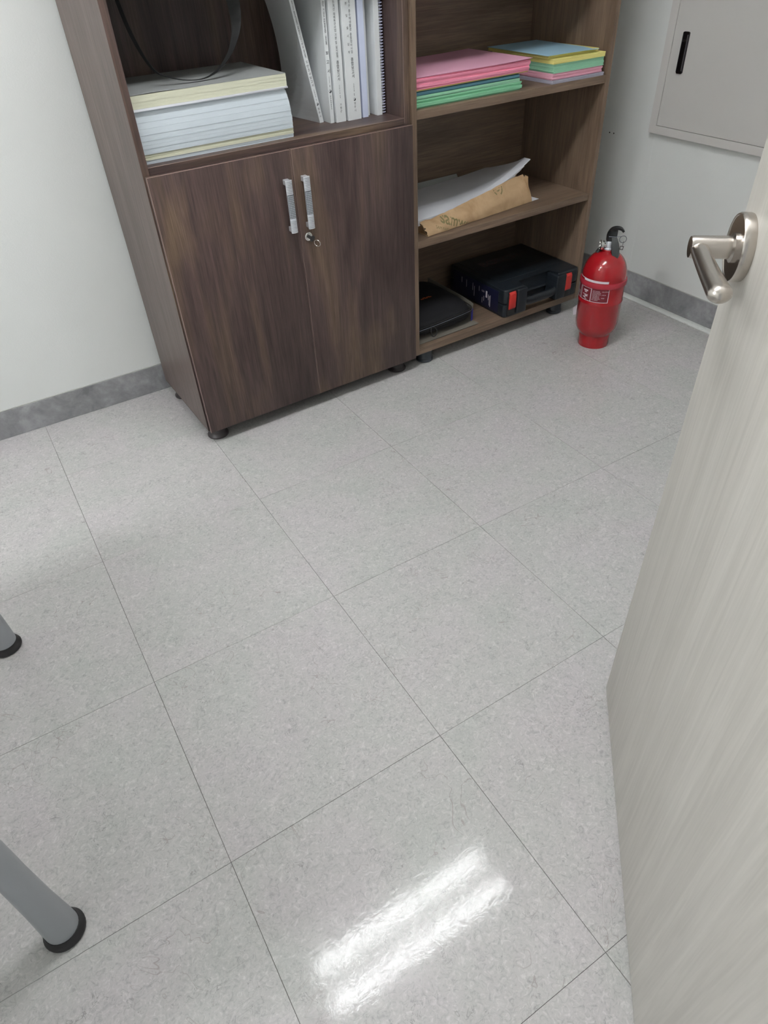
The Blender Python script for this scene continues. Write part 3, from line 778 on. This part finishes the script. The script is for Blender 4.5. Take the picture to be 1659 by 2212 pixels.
# handle arms and grip
for x in (XC0 + .052, XC0 + .252):
    obj('handle_arm', cb(bxm(x, x + .048, -.006, .060, ZB + .008, ZB + .104, bev=.006, seg=3)), M_case, tc_)
obj('handle_grip', cb(tube(nb(), [(XC0 + .09, .010, ZB + .044), (XC0 + .13, .008, ZB + .040), (XC0 + .22, .008, ZB + .040), (XC0 + .262, .010, ZB + .044)], [(.0125, .017)] * 4, 16)), M_case, tc_)
for x, lab in ((XC0 + .0145, 1), (XC1 - .082 + .004, 2)):
    obj('latch_recess', cb(bxm(x - .002, x + .036, .0005, .010, ZB + .006, ZB + .098, bev=.002)), M_black, tc_)
    obj('latch', cb(prism(nb(), [(-.003, ZB + .034), (-.0055, ZB + .040), (-.0045, ZB + .092), (.001, ZB + .100), (.004, ZB + .100), (.004, ZB + .034)], x, x + .031, .0012, ax='x')), M_latch, tc_, label='red latch')
ll = obj('side_label', cb(bxm(XC0 - .0012, XC0 + .001, .045, .325, ZB + .010, ZB + .094, bev=.0003, seg=1)), M_sticker, tc_, label='navy printed side label')
bm = nb(); f = lambda u, v: CRo @ Vector((XC0 - .0016, .18 - u, ZB + .03 + v))
random.seed(3)
def q4(bm, f, u0, u1, v0, v1): bm.faces.new([bm.verts.new(f(a, b)) for a, b in ((u0, v0), (u1, v0), (u1, v1), (u0, v1))])
q4(bm, f, .062, .071, .018, .044)
for u, v0, v1 in ((.077, .012, .034), (.083, -.008, .030), (.088, -.012, .034), (-.02, .02, .05), (-.01, .0, .04), (.02, .03, .05), (-.06, .02, .05), (-.09, .03, .052), (.04, -.01, .012), (.05, .0, .02)):
    q4(bm, f, u, u + .0022, v0, v1)
put_text(bm, 'GSB', .010, lambda u, v: f(.045 + u, .034 + v))
obj('label_print', bm, M_labelw, ll, sm=False)['kind'] = 'stuff'

# ------------------------------------------------------------------ black pouch in its open carton
bx_ = thing('carton', 'flattened open blue and grey carton under the black pouch', 'box', (.95, .2, ZB))
obj('base_board', sheet(nb(), lambda u, v: Vector((.817 + (.285 - .02 * v) * u, .030 + .33 * v, ZB + .002 + .002 * u * (1 - v))), 10, 6, .002), M_board, bx_)
obj('side_flap', sheet(nb(), lambda u, v: Vector((1.100 + .008 * v - .003 * u, .072 + .285 * u, ZB + .004 + v * (.072 - .010 * (1 - u) ** 4))), 16, 4, .0016), M_board, bx_)
obj('tucked_flap', sheet(nb(), lambda u, v: Vector((1.0900 + .012 * u, .0600 + .006 * u, ZB + .006 + v * (.046 - .012 * (1 - u)))), 6, 4, .0012), M_boxblue, bx_)
po = thing('pouch', 'black zipped fabric pouch with a small orange logo', 'bag', (.95, .19, ZB + .004))
def pouch_shape(x0, x1, y0, y1, z0, z1, nx=22, ny=22):
    bm = nb(); r = bmesh.ops.create_icosphere(bm, subdivisions=5, radius=1.0)
    for v in bm.verts:
        d = v.co.copy(); p = 5.0; q = (abs(d.x) ** p + abs(d.y) ** p + abs(d.z) ** 2.6) ** (1 / p) if False else None
        # superellipsoid
        s = (abs(d.x) ** 5 + abs(d.y) ** 5) ** .2; l = math.sqrt(d.x ** 2 + d.y ** 2)
        k = l / s if s > 1e-9 else 1
        X, Y = d.x * k, d.y * k; Zc = math.copysign(abs(d.z) ** .42, d.z)
        X = math.copysign(min(1, abs(X)) ** .8, X); Y = math.copysign(min(1, abs(Y)) ** .8, Y)
        zz = (z0 + z1) / 2 + Zc * (z1 - z0) / 2
        if Zc > 0: zz -= .016 * (max(0, -Y) ** 2) + .006 * max(0, X) ** 2
        v.co = Vector(((x0 + x1) / 2 + X * (x1 - x0) / 2, (y0 + y1) / 2 + Y * (y1 - y0) / 2, zz + .0015 * noise.noise(d * 3)))
    return bm
obj('body', pouch_shape(.818, 1.094, .042, .352, ZB + .0062, ZB + .098), M_fab, po)
def zipline(z, off):
    pts = [(1.094 - .004 + off, .30, z), (1.096 + off, .20, z), (1.094 + off, .10, z), (1.086, .056, z), (1.06, .044 - off, z - .001), (.98, .0395 - off, z - .004), (.90, .040 - off, z - .008), (.84, .045 - off, z - .012)]
    return tube(nb(), catmull(pts, 5), .0016, 6)
obj('piping', zipline(ZB + .064, .0), M_rubber, po); obj('zip', zipline(ZB + .0575, .0008), M_aludk, po); obj('piping', zipline(ZB + .051, .0), M_rubber, po)
pl = [(.886, .036, ZB + .050), (.880, .028, ZB + .036), (.886, .026, ZB + .018), (.900, .026, ZB + .020), (.905, .028, ZB + .038), (.896, .034, ZB + .050)]
obj('zip_pull', tube(nb(), catmull(pl, 4), .0017, 6), M_rubber, po)
bm = nb()
def ontop(u, v, x=.955, y=.160):
    X, Y = x + u * .9 + v * .2, y + v * .9 - u * .1; return Vector((X, Y, ZB + .0985 - .016 * max(0, (.197 - Y) / .155) ** 2 + .0003))
for k in range(3): q4(bm, ontop, -.026 + k * .019, -.010 + k * .018, .0 + k * .002, .0060 + k * .002)
for k in range(2): q4(bm, ontop, -.014 + k * .018, -.002 + k * .020, .0095, .0135)
obj('logo', bm, M_orange, po, sm=False, label='small orange logo')['kind'] = 'stuff'

# ------------------------------------------------------------------ fire extinguisher
EX = Vector((2.3395, 1.483, 0))
ex = thing('fire_extinguisher', 'red fire extinguisher standing on the floor right of the oak shelves', 'fire extinguisher', EX[:], False)
def rel(prof, **k): return lathe(nb(), prof, k.get('n', 48), EX)
skirt_p = [(.050, .004), (.0555, 0), (.0565, .004), (.0555, .030), (.0558, .044), (.060, .050)]
obj('base_ring', rel([(.045, .001), (.0555, 0), (.0568, .004), (.0560, .030), (.0566, .046), (.054, .052), (.045, .052)]), M_red, ex)
prof = [(0, .030), (.048, .034), (.056, .046), (.066, .058), (.0735, .074), (.0765, .095), (.0765, .170), (.0778, .1725), (.0785, .176), (.0778, .1795), (.0765, .182), (.0765, .262)]
for k in range(1, 15):
    a = k / 14 * PI / 2; prof.append((.0765 * math.cos(a) ** .9 if k < 14 else .0, .262 + .086 * math.sin(a)))
prof = prof[:-2] + [(.021, .3445), (.0205, .352), (0, .352)]
obj('cylinder', rel(prof, n=64), M_red, ex)
obj('belt', rel([(.0765, .236), (.0802, .238), (.0812, .243), (.0812, .250), (.0800, .2545), (.0765, .256)], n=64), M_redb, ex)
cd = math.atan2(-.14 - 1.483, .468 - 2.3395)         # azimuth that faces the camera
def onc(az, z, r=.0771): return EX + Vector((r * math.cos(az), r * math.sin(az), z))
def patch(bm, a0, a1, z0, z1, r, n=14, rc=0):
    for i in range(n):
        a, b = a0 + (a1 - a0) * i / n, a0 + (a1 - a0) * (i + 1) / n
        bm.faces.new([bm.verts.new(onc(*q, r)) for q in ((a, z0), (b, z0), (b, z1), (a, z1))])
# looking from the camera, smaller azimuth lies to the right... (az grows clockwise seen from above)
s_ = -1                                           # screen left = azimuth decreasing
def AZ(t): return cd - t                              # t in radians, + = screen right
lb = obj('label', patch(nb(), 0, 0, 0, 0, .0771, 1) if False else nb(), M_labelr, ex, sm=False)
bm = nb(); t0, t1 = -1.75, .36
patch(bm, cd + t0, cd + t1, .1885, .236, .0770, 30); bm2 = lb.data
smooth(bm); bmesh.ops.translate(bm, verts=bm.verts[:], vec=-EX); bm.to_mesh(bm2); bm.free()
bm = nb()
def bar(a0, a1, z0, z1): patch(bm, cd + a0, cd + a1, z0, z1, .0774, max(2, int(abs(a1 - a0) * 14)))
bar(t0, t1, .1885, .1903); bar(t1 - .022, t1, .1885, .236)
for a in (-.44, -1.02, -1.1): bar(a - .03, a, .1885, .236)
bar(-1.0, -.46, .2345, .236)
# pictogram blocks and fine text lines
for (a0, a1, z0, z1) in ((-.88, -.62, .222, .227), (-.82, -.68, .217, .2205), (-.93, -.60, .2085, .2105), (-.80, -.62, .203, .207), (-.90, -.72, .197, .201), (-.78, -.66, .193, .1955), (-1.5, -1.2, .20, .203), (-1.5, -1.2, .207, .210)):
    bar(a0, a1, z0, z1)
rows = ['소화기사용방법', '적응화재일반화재', '유류화재전기화재', '안전핀을뽑는다', '노즐을불쪽으로', '손잡이를움켜쥔다', '제조년월검정']
for k, s in enumerate(rows):
    z = .2275 - k * .0053
    put_text(bm, s, .0041, lambda u, v, z=z: onc(cd - .39 + u / .0774, z + v, .0775), 0, cx=False)
for k, s in enumerate(['분말소화약제', '능력단위', '총중량']):
    z = .2275 - k * .0115
    put_text(bm, s, .0041, lambda u, v, z=z: onc(cd + .04 + u / .0774, z + v, .0775), 0, cx=False)
obj('label_print', bm, M_labelw, lb, sm=False)['kind'] = 'stuff'
bm = nb()
patch(bm, cd - .95, cd + .27, .2575, .2655, .0773, 20); patch(bm, cd - 1.5, cd - .95, .2625, .2655, .0773, 8)
obj('inspection_sticker', bm, M_labelw, ex, sm=False, label='white sticker strip')
# valve, levers: local frame right = screen right, fwd = towards camera
RT = Vector((math.cos(cd + PI / 2), math.sin(cd + PI / 2), 0)); FW = Vector((math.cos(cd), math.sin(cd), 0))
def E(a, b, z): return EX + RT * a + FW * b + Vector((0, 0, z))
v_ = obj('valve', lathe(nb(), [(0, .348), (.018, .348), (.018, .356), (.0135, .358), (.0135, .376), (.012, .380), (0, .380)], 24, EX), M_alu, ex)
gz = (RT * -1 + FW * .25 + Vector((0, 0, .05))).normalized()
def lathe_ax(prof, c, ax, n=28):
    q = Vector((0, 0, 1)).rotation_difference(ax).to_matrix(); return lathe(nb(), prof, n, c, q)
gg = obj('pressure_gauge', lathe_ax([(0, 0), (.006, 0), (.006, .010), (.0155, .012), (.0165, .015), (.0165, .022), (.0140, .0235), (.0135, .0205), (0, .0205)], E(-.008, .004, .366), gz), M_chrome, ex)
obj('nozzle', tube(nb(), [E(-.012, -.002, .362), E(-.028, 0, .352), E(-.036, .004, .338)], [.006, .0065, .008], 14), M_rubber, ex)
def ribbon(P, w, th, dirn, n=6):
    pts = catmull(P, n); bm = nb(); rows = []
    ws = w if isinstance(w, (list, tuple)) else [w] * len(P)
    for i, p in enumerate(pts):
        t = (pts[min(i + 1, len(pts) - 1)] - pts[max(i - 1, 0)]).normalized(); s = dirn.normalized(); nn = t.cross(s).normalized()
        f = i / (len(pts) - 1) * (len(P) - 1); a = int(min(f, len(P) - 2)); wi = ws[a] * (1 - (f - a)) + ws[a + 1] * (f - a)
        rows.append([bm.verts.new(p + s * wi * a_ + nn * th * b_) for a_, b_ in ((-1, -.5), (-.8, .5), (.8, .5), (1, -.5))])
    for A, B in zip(rows, rows[1:]):
        for k in range(4): bm.faces.new((A[k], A[(k + 1) % 4], B[(k + 1) % 4], B[k]))
    bm.faces.new(rows[0]); bm.faces.new(rows[-1][::-1]); return bm
DV = (FW * .95 + RT * .15)
bm = ribbon([E(-.009, 0, .380), E(-.008, 0, .400), E(.001, 0, .4165), E(.016, 0, .4225), E(.030, 0, .4205), E(.039, 0, .4130)], [.011, .0125, .0125, .0125, .0115, .0105], .007, DV)
box(bm, -1, 1, -1, 1, -1, 1); 
bm.verts.ensure_lookup_table()
for v in bm.verts[-8:]:
    c = v.co; v.co = E(.0065 + c.x * .0145, c.y * .0095, .3965 + c.z * .0175)
obj('top_lever', bm, M_black, ex)
bm = ribbon([E(.012, .006, .392), E(.018, .014, .376), E(.022, .021, .356), E(.025, .026, .340), E(.026, .0275, .332), E(.0265, .028, .326)], [.0105, .0125, .014, .0135, .0105, .004], .009, RT)
obj('carry_handle', bm, mat('dark_grey_plastic', (.035, .038, .038), .45), ex)
bm = nb(); torus(bm, .0115, .0011, E(.0415, .004, .388), (FW + RT * .2), 28, 6); tube(bm, [E(-.006, .0105, .396), E(.016, .0105, .396), E(.038, .006, .3985)], .0010, 6)
obj('safety_pin', bm, M_aludk, ex)
bm = nb(); torus(bm, .0075, .0016, E(.0415, .006, .3595), (FW + RT * .2), 4, 4, 0, 2 * PI); tube(bm, [E(.045, .004, .382), E(.0425, .006, .364)], .0007, 5)
obj('seal', bm, mat('dark_brown_plastic', (.05, .035, .03), .4), ex)

# white scrap of paper by the extinguisher
bm = nb(); prism(bm, [(2.440, 1.696), (2.505, 1.684), (2.530, 1.760), (2.492, 1.748)], .0003, .0018)
tag(obj('paper_scrap', bm, M_labelw, p=(2.49, 1.72, 0), cab=False, sm=False), 'white paper scrap on the floor behind the fire extinguisher', 'paper')

# ------------------------------------------------------------------ electrical cabinet on the right wall
XP = 2.746
ep = thing('electrical_panel', 'flush grey-beige metal electrical panel on the wall at the right', 'panel', (XR, 1.40, .61), False)
Y0, Y1, ZP0, ZP1, FR = 1.745, .98, .6125, 1.32, .0255
bm = nb(); X0, X1_ = XP, XR + .004
for (a, b, c, d) in ((Y1, Y0, ZP0, ZP0 + FR), (Y1, Y0, ZP1 - FR, ZP1), (Y0 - FR * 1.15, Y0, ZP0 + FR, ZP1 - FR), (Y1, Y1 + FR, ZP0 + FR, ZP1 - FR)):
    box(bm, X0, X1_, a, b, c, d)
obj('frame', bm, M_paneledge, ep)
pd = obj('door', bxm(XP + .0020, XP + .012, Y1 + FR + .001, Y0 - FR * 1.15 - .0012, ZP0 + FR + .0012, ZP1 - FR - .001, bev=.0008, seg=1), M_panel, ep)
bm = nb()
pl_ = [(1.6500, .806), (1.6505, .9195), (1.6560, .922), (1.672, .922), (1.6762, .9195), (1.6765, .808), (1.673, .803), (1.654, .803)]
prism(bm, pl_, XP - .0025, XP + .004, .0012, ax='x')
ph = obj('pull_handle', bm, mat('dark_chrome', (.05, .045, .05), .1, .9), pd)
bm = nb(); tube(bm, [(XP - .003, 1.6535, .812), (XP - .004, 1.6535, .914)], .0022, 8); box(bm, XP - .0045, XP, 1.656, 1.672, .893, .901, bev=.002)
obj('finger_lip', bm, mat('dark_chrome_lip', (.12, .11, .12), .12, .9), ph)

# ------------------------------------------------------------------ room door with lever
DA = Vector((1.2477 + .0045, .3426 + .0050, 0)); dd = Vector((-.664, -.748, 0)).normalized(); dn = Vector((-dd.y, dd.x, 0))
d1 = thing('door_1', 'pale ash room door standing open at the right edge', 'door', DA[:], False); del d1['label']; del d1['category']; d1['kind'] = 'structure'
def DP(al, off, z): return DA + dd * al - dn * off + Vector((0, 0, z))
def dbox(bm, a0, a1, o0, o1, z0, z1, bev=0):
    n0 = len(bm.verts); t = nb(); box(t, a0, a1, o0, o1, z0, z1, bev=bev)
    for v in t.verts: v.co = DP(v.co.x, v.co.y, v.co.z)
    me = bpy.data.meshes.new('tmp'); t.to_mesh(me); t.free(); bm.from_mesh(me); bpy.data.meshes.remove(me); return bm
leaf = obj('door_leaf', dbox(nb(), 0, .90, -.038, 0, .008, 2.03, bev=.0012), M_door, d1)
# leaf texture should follow the leaf: object-space grain is vertical already
hd = obj('lever_handle', lathe_ax([(0, 0), (.0372, 0), (.0378, .002), (.0378, .0115), (.0366, .0135), (.0352, .0135), (.0345, .0126), (0, .0122)], DP(.0405, 0, .935), -dn, 56), M_nickel, leaf)
bm = hd.data; b = bmesh.new(); b.from_mesh(bm)
def addto(b, t):
    bmesh.ops.translate(t, verts=t.verts[:], vec=-DA); me = bpy.data.meshes.new('tmp'); t.to_mesh(me); t.free(); b.from_mesh(me); bpy.data.meshes.remove(me)
addto(b, lathe_ax([(.0165, .012), (.0165, .0155), (.0128, .0175), (.0126, .058), (.0118, .0610), (0, .0615)], DP(.0405, 0, .935), -dn, 40))
smooth(b); b.to_mesh(bm); b.free()
hp = catmull([DP(.036, .0500, .936), DP(.055, .0515, .9355), DP(.085, .0515, .9340), DP(.120, .0505, .9320), DP(.152, .0485, .9295), DP(.170, .0465, .9280)], 8)
nn_ = len(hp)
ra = []
for i in range(nn_):
    t_ = i / (nn_ - 1); e_ = 1.0 if i < nn_ - 7 else (.985, .95, .89, .80, .67, .48, .20)[i - nn_ + 7]
    ra.append(((.0105 + .0038 * t_ ** 2) * e_, (.0072 + .0038 * t_ ** 2) * e_))
obj('lever', tube(nb(), hp, ra, 20, flat=(0, 0, 1)), M_nickel, hd)
for z in (.25, 1.05, 1.80):
    obj('hinge', tube(nb(), [DP(.905, .004, z - .05), DP(.905, .004, z + .05)], .007, 10), M_nickel, leaf)

# ------------------------------------------------------------------ grey table at the left (only two feet in view)
tb_ = thing('table', 'grey tubular steel table whose two legs stand at the left edge', 'table', (-.4, .85, 0), False)
obj('tabletop', bxm(-1.02, .235, .43, 1.26, .70, .728, bev=.004), M_top, tb_)
for x, y in ((.1753, .4977), (.187, 1.190), (-.95, .4977), (-.95, 1.190)):
    lg = obj('leg', tube(nb(), [(x, y, .014), (x, y, .05), (x, y, .12), (x, y, .22), (x, y, .70)], [.0272, .0262, .0235, .0215, .021], 28), M_tube, tb_)
    obj('rubber_foot', lathe(nb(), [(0, 0), (.031, 0), (.0335, .0025), (.0340, .006), (.0325, .010), (.0295, .014), (.0284, .020), (.0270, .020), (0, .019)], 32, (x, y, 0)), M_rubber, lg)
for y in (.4977, 1.19):
    obj('rail', tube(nb(), [(-.95, y, .68), (.18, y, .68)], .014, 10), M_tube, tb_)

for o in (_co,): bpy.data.objects.remove(o)
for o in bpy.data.objects:
    if '_b' in o.keys(): del o['_b']
